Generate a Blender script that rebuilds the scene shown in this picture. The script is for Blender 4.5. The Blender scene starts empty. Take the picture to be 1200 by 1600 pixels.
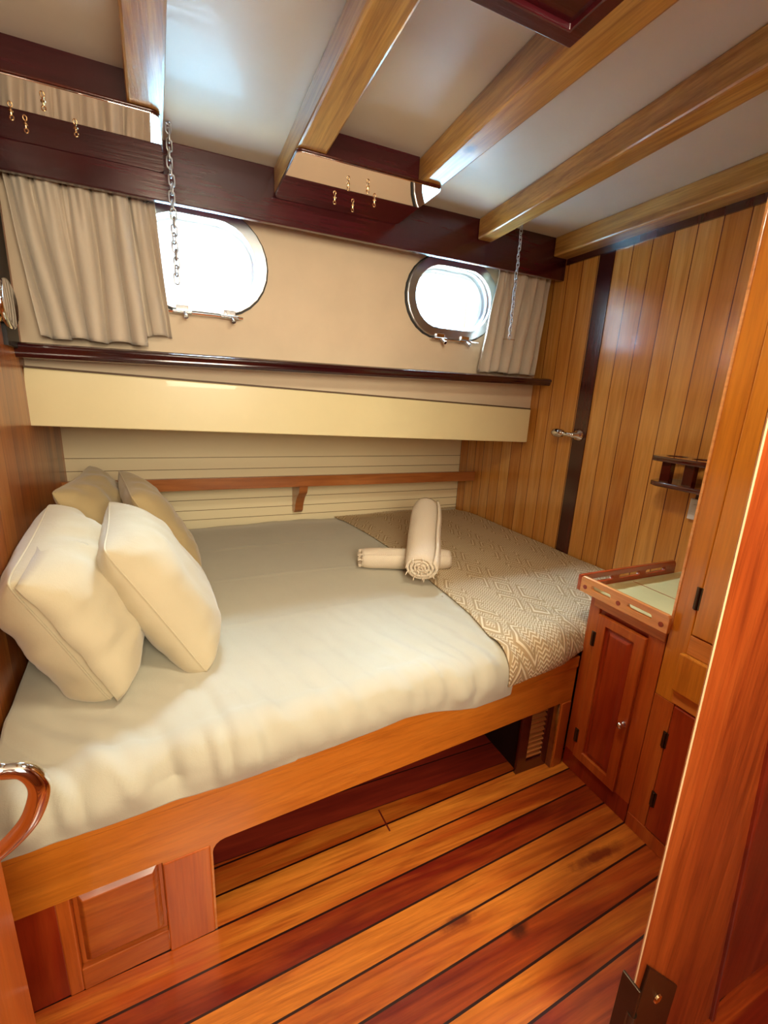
import bpy, bmesh, math, random
from mathutils import Vector, Matrix, noise
random.seed(7)
S = bpy.context.scene
COL = S.collection

# ------------------------------------------------------------ camera, world, lights, exposure
yaw, pitch, roll = 0.425060, -0.251995, 0.0487195
ca, sa, cb, sb, cc, sc = math.cos(yaw), math.sin(yaw), math.cos(pitch), math.sin(pitch), math.cos(roll), math.sin(roll)
FW = Vector((sa*cb, ca*cb, sb)); R0 = Vector((ca, -sa, 0)); U0 = R0.cross(FW)
RT = R0*cc + U0*sc; UP = -R0*sc + U0*cc
cam = bpy.data.cameras.new('camera'); cam.sensor_fit = 'HORIZONTAL'; cam.sensor_width = 36
cam.lens = 36*691.4/1200; cam.clip_start = 0.02; cam.clip_end = 2000
co = bpy.data.objects.new('camera', cam); COL.objects.link(co)
M = Matrix((RT, UP, -FW)).transposed().to_4x4(); M.translation = (0, 0, 1.3)
co.matrix_world = M
S.camera = co

w = bpy.data.worlds.new('sky'); S.world = w; w.use_nodes = True
bg = w.node_tree.nodes['Background']; bg.inputs[0].default_value = (0.60, 0.81, 1.0, 1); bg.inputs[1].default_value = 3.5
def area(name, loc, tgt, size, power, color, sy=None, portal=False, spread=None):
    l = bpy.data.lights.new(name, 'AREA'); l.shape = 'RECTANGLE'; l.size = size; l.size_y = sy or size
    l.energy = power; l.color = color
    if spread: l.spread = spread
    o = bpy.data.objects.new(name, l); COL.objects.link(o); o.location = loc
    d = Vector(tgt) - Vector(loc); o.rotation_euler = d.to_track_quat('-Z', 'Y').to_euler()
    if portal: l.cycles.is_portal = True
    return o
WARM = (1.0, 0.88, 0.66)
area('corridor_fill', (0.18, -0.60, 1.60), (0.5, 1.8, 0.9), 0.6, 19, WARM)  # added warm fill from behind the camera, no known lamp there
area('hatch_lamp', (0.50, 0.62, 1.945), (0.50, 0.85, 0.0), 0.22, 5.5, WARM)
sun = bpy.data.lights.new('hazy_sun', 'SUN'); sun.energy = 72; sun.angle = math.radians(50); sun.color = (0.56, 0.79, 1.0)
so_ = bpy.data.objects.new('hazy_sun', sun); COL.objects.link(so_); so_.location = (0, 6, 6)
so_.rotation_euler = Vector((-0.04, -0.52, -0.85)).to_track_quat('-Z', 'Y').to_euler()
area('porthole_portal', (0.08, 2.03, 1.77), (0.08, 1, 1.77), 0.52, 1, (1, 1, 1), 0.38, portal=True)
area('porthole_portal', (1.21, 2.03, 1.77), (1.21, 1, 1.77), 0.52, 1, (1, 1, 1), 0.38, portal=True)
S.view_settings.view_transform = 'Standard'; S.view_settings.look = 'None'
S.view_settings.gamma = 1; S.view_settings.use_curve_mapping = False
S.view_settings.exposure = 1.05

# ------------------------------------------------------------ materials
def lin(r, g, b):
    f = lambda c: (c/255/12.92) if c/255 <= 0.04045 else ((c/255+0.055)/1.055)**2.4
    return (f(r), f(g), f(b), 1)
class NT:
    def __init__(s, name):
        s.m = bpy.data.materials.new(name); s.m.use_nodes = True; s.t = s.m.node_tree
        s.b = s.t.nodes['Principled BSDF']
    def n(s, typ, **k):
        x = s.t.nodes.new(typ)
        for a, v in k.items(): setattr(x, a, v)
        return x
    def l(s, a, b): s.t.links.new(a, b)
    def val(s, x, sock):
        if hasattr(x, 'is_linked') or hasattr(x, 'links'): s.l(x, sock)
        else: sock.default_value = x
    def math(s, op, a, b=0.0, c=None):
        x = s.n('ShaderNodeMath', operation=op); s.val(a, x.inputs[0]); s.val(b, x.inputs[1])
        if c is not None: s.val(c, x.inputs[2])
        return x.outputs[0]
    def mix(s, f, a, b, mode='MIX'):
        x = s.n('ShaderNodeMix', data_type='RGBA', blend_type=mode)
        s.val(f, x.inputs[0]); s.val(a, x.inputs[6]); s.val(b, x.inputs[7]); return x.outputs[2]
    def ramp(s, f, stops):
        x = s.n('ShaderNodeValToRGB'); s.l(f, x.inputs[0]); e = x.color_ramp.elements
        while len(e) < len(stops): e.new(0.5)
        for i, (p, c) in enumerate(stops): e[i].position = p; e[i].color = c
        return x.outputs[0]
    def noise(s, vec, scale, detail=4, rough=0.55, dist=0.0):
        x = s.n('ShaderNodeTexNoise'); s.l(vec, x.inputs['Vector']); x.inputs['Scale'].default_value = scale
        x.inputs['Detail'].default_value = detail; x.inputs['Roughness'].default_value = rough
        x.inputs['Distortion'].default_value = dist; return x.outputs[0]
    def bump(s, h, strength=0.3, dist=0.002):
        x = s.n('ShaderNodeBump'); x.inputs['Strength'].default_value = strength; x.inputs['Distance'].default_value = dist
        s.l(h, x.inputs['Height']); s.l(x.outputs[0], s.b.inputs['Normal'])
        return x
AX = {'x': 0, 'y': 1, 'z': 2}
def wood(name, dark, mid, light, grain='x', rough=0.32, coat=0.5, plank=None, var=0.0, fine=0.25, contrast=1.0, big=0.35, knots=()):
    """plank = (normal vector, width, offset, seam half-width fraction, seam colour)"""
    t = NT(name); tc = t.n('ShaderNodeTexCoord').outputs['Object']
    vec = tc; rnd = None
    if plank:
        nrm, wd, off, sw, scol = plank
        d = t.n('ShaderNodeVectorMath', operation='DOT_PRODUCT'); t.l(tc, d.inputs[0]); d.inputs[1].default_value = nrm
        u = t.math('DIVIDE', t.math('SUBTRACT', d.outputs['Value'], off), wd)
        idx = t.math('FLOOR', u); fr = t.math('FRACT', u)
        wn = t.n('ShaderNodeTexWhiteNoise', noise_dimensions='1D'); t.l(idx, wn.inputs['W']); rnd = wn.outputs[0]
        cmb = t.n('ShaderNodeCombineXYZ'); m = t.math('MULTIPLY', rnd, 13.0)
        for i in range(3): t.l(m, cmb.inputs[i])
        ad = t.n('ShaderNodeVectorMath', operation='ADD'); t.l(tc, ad.inputs[0]); t.l(cmb.outputs[0], ad.inputs[1]); vec = ad.outputs[0]
    mp = t.n('ShaderNodeMapping'); t.l(vec, mp.inputs[0])
    sc3 = [13, 13, 13]; sc3[AX[grain]] = 1.1; mp.inputs['Scale'].default_value = sc3
    n1 = t.noise(mp.outputs[0], 1.0, 6, 0.6, 0.9)
    mp2 = t.n('ShaderNodeMapping'); t.l(vec, mp2.inputs[0])
    sc4 = [150, 150, 150]; sc4[AX[grain]] = 6; mp2.inputs['Scale'].default_value = sc4
    n2 = t.noise(mp2.outputs[0], 1.0, 3, 0.6)
    mp3 = t.n('ShaderNodeMapping'); t.l(vec, mp3.inputs[0])
    sc5 = [5, 5, 5]; sc5[AX[grain]] = 1.6; mp3.inputs['Scale'].default_value = sc5
    n3 = t.noise(mp3.outputs[0], 1.0, 3, 0.5, 0.6)
    f = t.math('ADD', t.math('MULTIPLY', t.math('SUBTRACT', n1, 0.5), contrast), 0.5)
    f = t.math('ADD', f, t.math('MULTIPLY', t.math('SUBTRACT', n3, 0.5), big*2))
    if rnd is not None: f = t.math('ADD', f, t.math('MULTIPLY', t.math('SUBTRACT', rnd, 0.5), var))
    col = t.ramp(f, [(0.22, dark), (0.5, mid), (0.78, light)])
    pores = t.ramp(n2, [(0.35, (0.55, 0.5, 0.45, 1)), (0.6, (1, 1, 1, 1))])
    col = t.mix(fine, col, t.mix(1.0, col, pores, 'MULTIPLY'))
    mp4 = t.n('ShaderNodeMapping'); t.l(vec, mp4.inputs[0])
    sc6 = [48, 48, 48]; sc6[AX[grain]] = 2.6; mp4.inputs['Scale'].default_value = sc6
    n4 = t.noise(mp4.outputs[0], 1.0, 5, 0.65, 0.7)
    col = t.mix(min(1.0, fine*2), col, t.mix(1.0, col, t.ramp(n4, [(0.32, (0.62, 0.50, 0.42, 1)), (0.52, (1, 1, 1, 1)), (0.72, (1.12, 1.12, 1.1, 1))]), 'MULTIPLY'))
    for (kx, ky, kz), (rx, ry, rz), kc in knots:
        mk = t.n('ShaderNodeMapping'); t.l(tc, mk.inputs[0]); mk.inputs['Location'].default_value = (-kx/rx, -ky/ry, -kz/rz); mk.inputs['Scale'].default_value = (1/rx, 1/ry, 1/rz)
        ln = t.n('ShaderNodeVectorMath', operation='LENGTH'); t.l(mk.outputs[0], ln.inputs[0])
        dd = t.math('ADD', ln.outputs['Value'], t.math('MULTIPLY', t.math('SUBTRACT', t.noise(tc, 30, 4, 0.6), 0.5), 1.3))
        mr = t.n('ShaderNodeMapRange'); t.l(dd, mr.inputs[0]); mr.inputs[1].default_value = 0.35; mr.inputs[2].default_value = 1.1; mr.inputs[3].default_value = 0.85; mr.inputs[4].default_value = 0.0
        col = t.mix(mr.outputs[0], col, kc)
    h = n2
    if plank:
        e = t.math('ABSOLUTE', t.math('SUBTRACT', fr, 0.5))
        sm = t.math('GREATER_THAN', e, 0.5 - sw)
        col = t.mix(sm, col, scol)
        h = t.math('SUBTRACT', t.math('MULTIPLY', n2, 0.15), t.math('MULTIPLY', sm, 1.0))
    t.l(col, t.b.inputs['Base Color'])
    t.b.inputs['Roughness'].default_value = rough
    t.b.inputs['Coat Weight'].default_value = coat; t.b.inputs['Coat Roughness'].default_value = 0.12
    t.bump(h, 0.25, 0.0015)
    return t.m
def plain(name, c, rough=0.5, metal=0.0, mott=0.06, bscale=60, bstr=0.15, coat=0.0, spec=None):
    t = NT(name); tc = t.n('ShaderNodeTexCoord').outputs['Object']
    n = t.noise(tc, 5, 4); n2 = t.noise(tc, bscale, 3)
    dk = tuple(x*(1-mott*2.2) for x in c[:3]) + (1,)
    t.l(t.ramp(n, [(0.3, dk), (0.7, c)]), t.b.inputs['Base Color'])
    t.b.inputs['Roughness'].default_value = rough; t.b.inputs['Metallic'].default_value = metal
    t.b.inputs['Coat Weight'].default_value = coat
    if spec is not None: t.b.inputs['Specular IOR Level'].default_value = spec
    t.bump(n2, bstr, 0.001)
    return t.m
BLK = lin(30, 12, 8)
FA = 0.046
m_floor = wood('floor_teak', lin(118, 28, 8), lin(178, 78, 22), lin(216, 128, 42), 'x', 0.34, 0.35,
               plank=((-math.sin(FA), math.cos(FA), 0), 0.0775, 0.883-0.0775*6, 0.035, lin(38, 10, 6)), var=0.42, contrast=0.9, big=0.45, fine=0.45,
               knots=(((0.708, 0.597, 0), (0.032, 0.020, 1), lin(44, 8, 4)), ((0.57, 0.672, 0), (0.06, 0.016, 1), lin(92, 14, 6)), ((1.06, 0.66, 0), (0.12, 0.020, 1), lin(100, 16, 6))))
m_floor_dark = wood('floor_dark_red', lin(84, 16, 8), lin(120, 30, 14), lin(150, 48, 22), 'x', 0.5, 0.1, plank=((0, 1, 0), 0.10, 1.05, 0.02, lin(25, 4, 3)), var=0.2)  # darker, redder boards than the open floor
m_wallr = wood('wall_teak', lin(178, 104, 34), lin(212, 146, 64), lin(230, 176, 98), 'z', 0.25, 0.6,
               plank=((0, 1, 0), 0.0885, 0.966, 0.022, lin(88, 30, 10)), var=0.22, contrast=0.6, big=0.15)
m_walll = wood('left_wall_teak', lin(126, 56, 18), lin(172, 94, 34), lin(196, 124, 56), 'z', 0.4, 0.3,
               plank=((0, 1, 0), 0.13, 0.1, 0.012, lin(90, 35, 12)), var=0.3)
m_beam = wood('beam_teak', lin(158, 114, 48), lin(198, 150, 74), lin(218, 178, 104), 'y', 0.3, 0.5, fine=0.5, knots=(((0.79, 1.27, 2.0), (0.02, 0.03, 0.05), lin(70, 50, 34)),))
m_rail = wood('rail_oak', lin(176, 92, 22), lin(205, 120, 36), lin(222, 142, 54), 'x', 0.3, 0.5, contrast=0.5, big=0.15)
m_post = wood('post_teak', lin(150, 62, 16), lin(186, 90, 28), lin(206, 114, 42), 'z', 0.35, 0.4, contrast=0.6)
m_panel = wood('panel_teak', lin(130, 50, 14), lin(172, 82, 26), lin(196, 110, 42), 'x', 0.35, 0.4)
m_red = wood('red_mahogany', lin(112, 24, 8), lin(150, 44, 14), lin(182, 76, 26), 'z', 0.35, 0.4, contrast=0.8)
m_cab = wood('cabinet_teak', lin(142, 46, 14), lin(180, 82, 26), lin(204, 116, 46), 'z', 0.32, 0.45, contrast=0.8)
m_caby = wood('cabinet_teak_cross', lin(176, 92, 34), lin(212, 130, 54), lin(228, 154, 78), 'y', 0.32, 0.45, contrast=0.7)
m_ward = wood('wardrobe_oak', lin(176, 92, 20), lin(206, 126, 34), lin(224, 152, 52), 'z', 0.28, 0.5, contrast=0.6, big=0.25)
m_jamb = wood('jamb_mahogany', lin(126, 46, 14), lin(158, 68, 22), lin(178, 88, 34), 'z', 0.4, 0.25, contrast=0.6, fine=0.5)
m_jamb2 = wood('jamb_dark_mahogany', lin(92, 20, 8), lin(120, 34, 14), lin(140, 50, 22), 'z', 0.4, 0.25)
m_mah = wood('dark_mahogany', lin(48, 8, 16), lin(66, 13, 22), lin(84, 22, 32), 'x', 0.25, 0.55, contrast=0.6, fine=0.4)
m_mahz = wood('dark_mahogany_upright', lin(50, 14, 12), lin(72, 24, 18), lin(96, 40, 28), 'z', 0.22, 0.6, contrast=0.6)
m_black = wood('black_wood_and_shade', lin(14, 8, 8), lin(22, 12, 12), lin(30, 16, 14), 'z', 0.5, 0.1)
m_ledge = wood('ledge_mahogany', lin(34, 6, 12), lin(48, 10, 16), lin(66, 18, 22), 'x', 0.15, 0.9, contrast=0.5)
m_shelf = wood('shelf_teak', lin(146, 78, 36), lin(180, 110, 56), lin(202, 134, 74), 'x', 0.3, 0.4, contrast=0.5)
m_fiddle = wood('fiddle_teak', lin(206, 122, 62), lin(230, 158, 90), lin(240, 178, 112), 'y', 0.25, 0.6, contrast=0.5)
m_fiddx = wood('fiddle_red_teak', lin(140, 48, 20), lin(176, 72, 30), lin(200, 100, 50), 'x', 0.2, 0.8, contrast=0.5)
m_rack = plain('rack_mahogany', lin(74, 16, 10), 0.15, coat=0.9, mott=0.1)
m_worn = plain('bare_worn_edge', lin(238, 196, 150), 0.5, mott=0.15)
m_ceil = plain('ceiling_paint', lin(222, 216, 202), 0.42, mott=0.03, coat=0.1)
m_cream = plain('cream_paint', lin(226, 210, 166), 0.45, mott=0.04)
m_creamup = plain('cream_hull_panel', lin(226, 204, 172), 0.6, mott=0.04, bscale=220)
m_board = plain('cream_board_paint', lin(234, 220, 172), 0.35, mott=0.02, coat=0.2)
t = NT('cream_planks'); tc = t.n('ShaderNodeTexCoord').outputs['Object']; sx = t.n('ShaderNodeSeparateXYZ'); t.l(tc, sx.inputs[0])
sm = None
for zz in (0.932, 0.866, 0.69, 0.63, 0.575):
    g = t.math('LESS_THAN', t.math('ABSOLUTE', t.math('SUBTRACT', sx.outputs[2], zz)), 0.0016)
    sm = g if sm is None else t.math('MAXIMUM', sm, g)
t.l(t.mix(sm, lin(246, 232, 190), lin(130, 104, 66)), t.b.inputs['Base Color']); t.b.inputs['Roughness'].default_value = 0.45
t.bump(t.math('MULTIPLY', sm, -1.0), 0.5, 0.002); m_lower = t.m
m_tray = plain('tray_laminate', lin(206, 190, 132), 0.45, mott=0.08)
m_chrome = plain('chrome', (0.82, 0.83, 0.85, 1), 0.08, 1.0, 0.02, bstr=0.02)
m_alu = plain('porthole_aluminium', (0.62, 0.66, 0.70, 1), 0.3, 1.0, 0.08, bstr=0.05)
m_steel = plain('chain_steel', (0.55, 0.56, 0.58, 1), 0.38, 1.0, 0.05, bstr=0.02)
m_brass = plain('brass', (0.72, 0.5, 0.25, 1), 0.2, 1.0, 0.1, bstr=0.05)
m_bronze = plain('dark_bronze', (0.10, 0.07, 0.045, 1), 0.35, 0.9, 0.2)
m_mirror = plain('mirror_glass', (0.80, 0.72, 0.68, 1), 0.02, 1.0, 0.0, bstr=0.0)
m_white = plain('white_plastic', lin(225, 228, 235), 0.4)
m_ring = plain('pale_ring', lin(190, 170, 170), 0.3)
m_gap_shadow = plain('gap_shadow_brown', lin(92, 68, 44), 0.6)
m_seal = plain('rubber_seal', lin(46, 44, 42), 0.6)
def cloth(name, c, scale=420, bstr=0.25, sheen=0.3):
    t = NT(name); tc = t.n('ShaderNodeTexCoord').outputs['Object']
    n = t.noise(tc, 4, 4); n2 = t.noise(tc, scale, 2); n3 = t.noise(tc, 22, 4, 0.6, 0.8)
    dk = tuple(x*0.93 for x in c[:3]) + (1,)
    t.l(t.ramp(n, [(0.3, dk), (0.7, c)]), t.b.inputs['Base Color'])
    t.b.inputs['Roughness'].default_value = 0.85; t.b.inputs['Sheen Weight'].default_value = sheen
    t.b.inputs['Specular IOR Level'].default_value = 0.2
    t.bump(t.math('ADD', t.math('MULTIPLY', n2, 0.25), n3), bstr, 0.004)
    return t.m
m_duvet = cloth('white_cotton', lin(190, 184, 162))
m_pil = cloth('pillow_cotton', lin(196, 182, 150))
m_pil2 = cloth('beige_pillow_cotton', lin(184, 162, 118))
m_curt = cloth('curtain_linen', lin(206, 192, 172), 300)
# towel: fine waffle
t = NT('towel_waffle'); tc = t.n('ShaderNodeTexCoord').outputs['UV']; sx = t.n('ShaderNodeSeparateXYZ'); t.l(tc, sx.inputs[0])
a = t.math('SINE', t.math('MULTIPLY', sx.outputs[0], 700)); b = t.math('SINE', t.math('MULTIPLY', sx.outputs[1], 700))
h = t.math('MULTIPLY', a, b)
t.l(t.mix(t.math('MULTIPLY_ADD', h, 0.5, 0.5), lin(218, 200, 174), lin(236, 222, 200)), t.b.inputs['Base Color'])
t.b.inputs['Roughness'].default_value = 0.9; t.bump(h, 0.5, 0.002); m_towel = t.m
# throw: diamonds and little chevrons woven in relief
t = NT('woven_throw'); tc = t.n('ShaderNodeTexCoord').outputs['UV']; sx = t.n('ShaderNodeSeparateXYZ'); t.l(tc, sx.inputs[0])
def tri(x, p): return t.math('ABSOLUTE', t.math('SUBTRACT', t.math('FRACT', t.math('DIVIDE', x, p)), 0.5))
U, V = sx.outputs[0], sx.outputs[1]
d = t.math('ADD', t.math('MULTIPLY', tri(U, 0.13), 1.0), t.math('MULTIPLY', tri(V, 0.21), 1.0))
rings = t.math('SINE', t.math('MULTIPLY', d, 44))
ch = t.math('SINE', t.math('MULTIPLY', t.math('ADD', V, t.math('MULTIPLY', tri(U, 0.022), 0.022)), 2*math.pi/0.0125))
band = t.math('LESS_THAN', t.math('ABSOLUTE', t.math('SUBTRACT', t.math('FRACT', t.math('DIVIDE', U, 0.26)), 0.5)), 0.30)
inner = t.math('GREATER_THAN', t.math('FRACT', t.math('MULTIPLY', d, 2.3)), 0.45)
sel = t.math('MULTIPLY', band, inner)
hh = t.math('ADD', t.math('MULTIPLY', rings, sel), t.math('MULTIPLY', ch, t.math('SUBTRACT', 1.0, sel)))
g = t.ramp(hh, [(0.12, lin(178, 152, 112)), (0.34, lin(224, 206, 170))])
t.l(g, t.b.inputs['Base Color']); t.b.inputs['Roughness'].default_value = 0.9
t.bump(hh, 0.4, 0.003); m_throw = t.m
# porthole glass
t = NT('window_glass'); tr = t.n('ShaderNodeBsdfTransparent'); gl = t.n('ShaderNodeBsdfGlossy'); gl.inputs['Roughness'].default_value = 0.02
mx = t.n('ShaderNodeMixShader')
mx.inputs[0].default_value = 0.06; t.l(tr.outputs[0], mx.inputs[1]); t.l(gl.outputs[0], mx.inputs[2])
t.l(mx.outputs[0], t.t.nodes['Material Output'].inputs[0]); m_glass = t.m
t = NT('sea_water'); tc = t.n('ShaderNodeTexCoord').outputs['Object']
t.l(t.ramp(t.noise(tc, 3.0, 5), [(0.3, (0.15,0.26,0.29,1)), (0.7, (0.24,0.38,0.42,1))]), t.b.inputs['Base Color'])
t.b.inputs['Roughness'].default_value = 0.35; t.b.inputs['Specular IOR Level'].default_value = 0.2; t.bump(t.noise(tc, 6, 5), 0.6, 0.05); m_sea = t.m
m_hill = plain('far_shore', (0.002, 0.008, 0.009, 1), 0.9, mott=0.3)

# ------------------------------------------------------------ helpers
def xl(y): return -0.50 - 0.09*(y-1.97)          # left wall
def yf(x): return 0.885 + 0.072*x                 # bed front
def link(o, parent=None):
    COL.objects.link(o)
    if parent is not None:
        o.parent = parent; o.location = -Vector(parent.location)
    return o
def obj(name, bm, mat, parent=None, bevel=0.0, smooth=False, seg=2):
    me = bpy.data.meshes.new(name); bmesh.ops.recalc_face_normals(bm, faces=bm.faces[:]); bm.to_mesh(me); bm.free()
    me.materials.append(mat)
    if smooth:
        for p in me.polygons: p.use_smooth = True
    o = bpy.data.objects.new(name, me); link(o, parent)
    if bevel:
        b = o.modifiers.new('bevel', 'BEVEL'); b.width = bevel; b.segments = seg; b.limit_method = 'ANGLE'
    return o
def tag(o, label=None, cat=None, group=None, kind=None):
    if label: o['label'] = label
    if cat: o['category'] = cat
    if group: o['group'] = group
    if kind: o['kind'] = kind
    return o
def thing(name, loc, label, cat, group=None):
    o = bpy.data.objects.new(name, None); COL.objects.link(o); o.location = loc; o.empty_display_size = 0.05
    return tag(o, label, cat, group)
def struct(o): o['kind'] = 'structure'; return o
def box(bm, x0, x1, y0, y1, z0, z1):
    v = [bm.verts.new(p) for p in ((x0,y0,z0),(x1,y0,z0),(x1,y1,z0),(x0,y1,z0),(x0,y0,z1),(x1,y0,z1),(x1,y1,z1),(x0,y1,z1))]
    for f in ((0,1,2,3),(4,5,6,7),(0,1,5,4),(1,2,6,5),(2,3,7,6),(3,0,4,7)): bm.faces.new([v[i] for i in f])
    return v
def bx(*a):
    bm = bmesh.new(); box(bm, *a); return bm
def hexa(pts):   # 8 points: bottom 4, top 4
    bm = bmesh.new(); v = [bm.verts.new(p) for p in pts]
    for f in ((0,1,2,3),(4,5,6,7),(0,1,5,4),(1,2,6,5),(2,3,7,6),(3,0,4,7)): bm.faces.new([v[i] for i in f])
    return bm
def tube(bm, pts, r, seg=10, closed=False, cap=True):
    pts = [Vector(p) for p in pts]; n = len(pts); rings = []
    up = None
    for i, p in enumerate(pts):
        a = pts[(i-1) % n] if (closed or i > 0) else p; b = pts[(i+1) % n] if (closed or i < n-1) else p
        d = (b-a).normalized()
        if up is None: up = Vector((0,0,1)) if abs(d.z) < 0.9 else Vector((1,0,0))
        s = d.cross(up).normalized(); up = s.cross(d).normalized()
        rr = r[i] if isinstance(r, (list, tuple)) else r
        rings.append([bm.verts.new(p + (s*math.cos(2*math.pi*k/seg) + up*math.sin(2*math.pi*k/seg))*rr) for k in range(seg)])
    m = n if closed else n-1
    for i in range(m):
        A, B = rings[i], rings[(i+1) % n]
        for k in range(seg): bm.faces.new((A[k], A[(k+1) % seg], B[(k+1) % seg], B[k]))
    if cap and not closed: bm.faces.new(rings[0]); bm.faces.new(rings[-1])
def lathe(bm, prof, origin, axis, seg=28):
    """prof = [(distance along axis, radius)]"""
    a = Vector(axis).normalized(); t0 = Vector((0,0,1)) if abs(a.z) < 0.9 else Vector((1,0,0))
    s = a.cross(t0).normalized(); u = s.cross(a); o = Vector(origin); rings = []
    for d, r in prof:
        rings.append([bm.verts.new(o + a*d + (s*math.cos(2*math.pi*k/seg) + u*math.sin(2*math.pi*k/seg))*max(r, 1e-4)) for k in range(seg)])
    for A, B in zip(rings, rings[1:]):
        for k in range(seg): bm.faces.new((A[k], A[(k+1) % seg], B[(k+1) % seg], B[k]))
    bm.faces.new(rings[0]); bm.faces.new(rings[-1])
def prism(name, outline, holes, frame, thick, mat, parent=None, bevel=0.0):
    """2-D outline with holes, extruded by +-thick/2 along the frame's normal. frame = (origin, u, v)"""
    cu = bpy.data.curves.new(name, 'CURVE'); cu.dimensions = '2D'; cu.fill_mode = 'BOTH'; cu.extrude = thick/2
    for pl in [outline] + list(holes):
        sp = cu.splines.new('POLY'); sp.points.add(len(pl)-1); sp.use_cyclic_u = True
        for q, (a, b) in zip(sp.points, pl): q.co = (a, b, 0, 1)
    tmp = bpy.data.objects.new('tmp', cu); COL.objects.link(tmp)
    me = bpy.data.meshes.new_from_object(tmp); bpy.data.objects.remove(tmp); bpy.data.curves.remove(cu)
    o, u, v = Vector(frame[0]), Vector(frame[1]), Vector(frame[2]); nn = u.cross(v)
    bm = bmesh.new(); bm.from_mesh(me); bpy.data.meshes.remove(me)
    bmesh.ops.remove_doubles(bm, verts=bm.verts[:], dist=1e-5)
    for q in bm.verts: c = q.co.copy(); q.co = o + u*c.x + v*c.y + nn*c.z
    return obj(name, bm, mat, parent, bevel)
def stadium(cx, cy, w_, h_, n=14, k=1.0):
    r = h_/2; pts = []
    for i in range(n+1):
        a = -math.pi/2 + math.pi*i/n; pts.append((cx + w_/2 - r*k + r*k*math.cos(a), cy + r*math.sin(a)))
    for i in range(n+1):
        a = math.pi/2 + math.pi*i/n; pts.append((cx - w_/2 + r*k + r*k*math.cos(a), cy + r*math.sin(a)))
    return pts
def copy_tree(o, loc):
    r = o.copy(); COL.objects.link(r); r.location = loc
    for ch in o.children:
        c = ch.copy(); COL.objects.link(c); c.parent = r
    return r

# ------------------------------------------------------------ the setting
XR = 1.77; ZC = 2.085
struct(obj('floor', bx(-0.9, 1.85, -1.1, 1.05, -0.04, 0.0), m_floor))
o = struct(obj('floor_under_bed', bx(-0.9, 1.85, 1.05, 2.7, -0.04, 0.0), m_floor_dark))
struct(obj('ceiling', bx(-0.9, 1.85, -1.1, 2.04, ZC, ZC+0.04), m_ceil))
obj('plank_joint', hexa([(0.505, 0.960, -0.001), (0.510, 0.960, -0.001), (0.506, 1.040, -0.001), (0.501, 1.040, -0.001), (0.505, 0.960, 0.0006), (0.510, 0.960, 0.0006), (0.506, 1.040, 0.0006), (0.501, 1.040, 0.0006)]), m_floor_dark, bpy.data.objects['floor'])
# right wall with one dark plank and a lever handle
wr = struct(obj('wall_right', bx(XR, XR+0.04, 0.3, 2.75, 0, ZC), m_wallr))
obj('dark_plank', bx(XR-0.004, XR+0.001, 1.585, 1.665, 0.0, 2.0), m_mahz, wr)['label'] = 'dark brown plank'
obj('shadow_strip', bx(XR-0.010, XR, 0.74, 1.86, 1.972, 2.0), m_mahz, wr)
bm = bmesh.new()
lathe(bm, [(0, 0.030), (0.006, 0.030), (0.010, 0.024), (0.016, 0.022), (0.02, 0.014), (0.05, 0.012), (0.054, 0.0)], (XR-0.004, 1.628, 1.168), (-1, 0, 0))
tube(bm, [(XR-0.045, 1.628, 1.168), (XR-0.048, 1.66, 1.169), (XR-0.048, 1.69, 1.170)], [0.012, 0.010, 0.012], 16)
lathe(bm, [(0, 0.012), (0.01, 0.021), (0.04, 0.024), (0.062, 0.020), (0.07, 0.0)], (XR-0.048, 1.685, 1.170), (0, 1, 0.02))
obj('door_handle', bm, m_chrome, wr, smooth=True)['label'] = 'chrome lever handle'
# left wall follows the hull's taper
def lwall(name, y0, y1, z0, z1, th, mat, out=0.0):
    return obj(name, hexa([(xl(y0)-th, y0, z0), (xl(y0)+out, y0, z0), (xl(y1)+out, y1, z0), (xl(y1)-th, y1, z0),
                           (xl(y0)-th, y0, z1), (xl(y0)+out, y0, z1), (xl(y1)+out, y1, z1), (xl(y1)-th, y1, z1)]), mat)
struct(lwall('wall_left', 0.32, 2.75, 0, ZC, 0.04, m_walll))
# lower hull side behind the bed
struct(obj('wall_back_lower', bx(-0.62, XR, 2.65, 2.69, 0.0, 1.17), m_lower))
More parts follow.
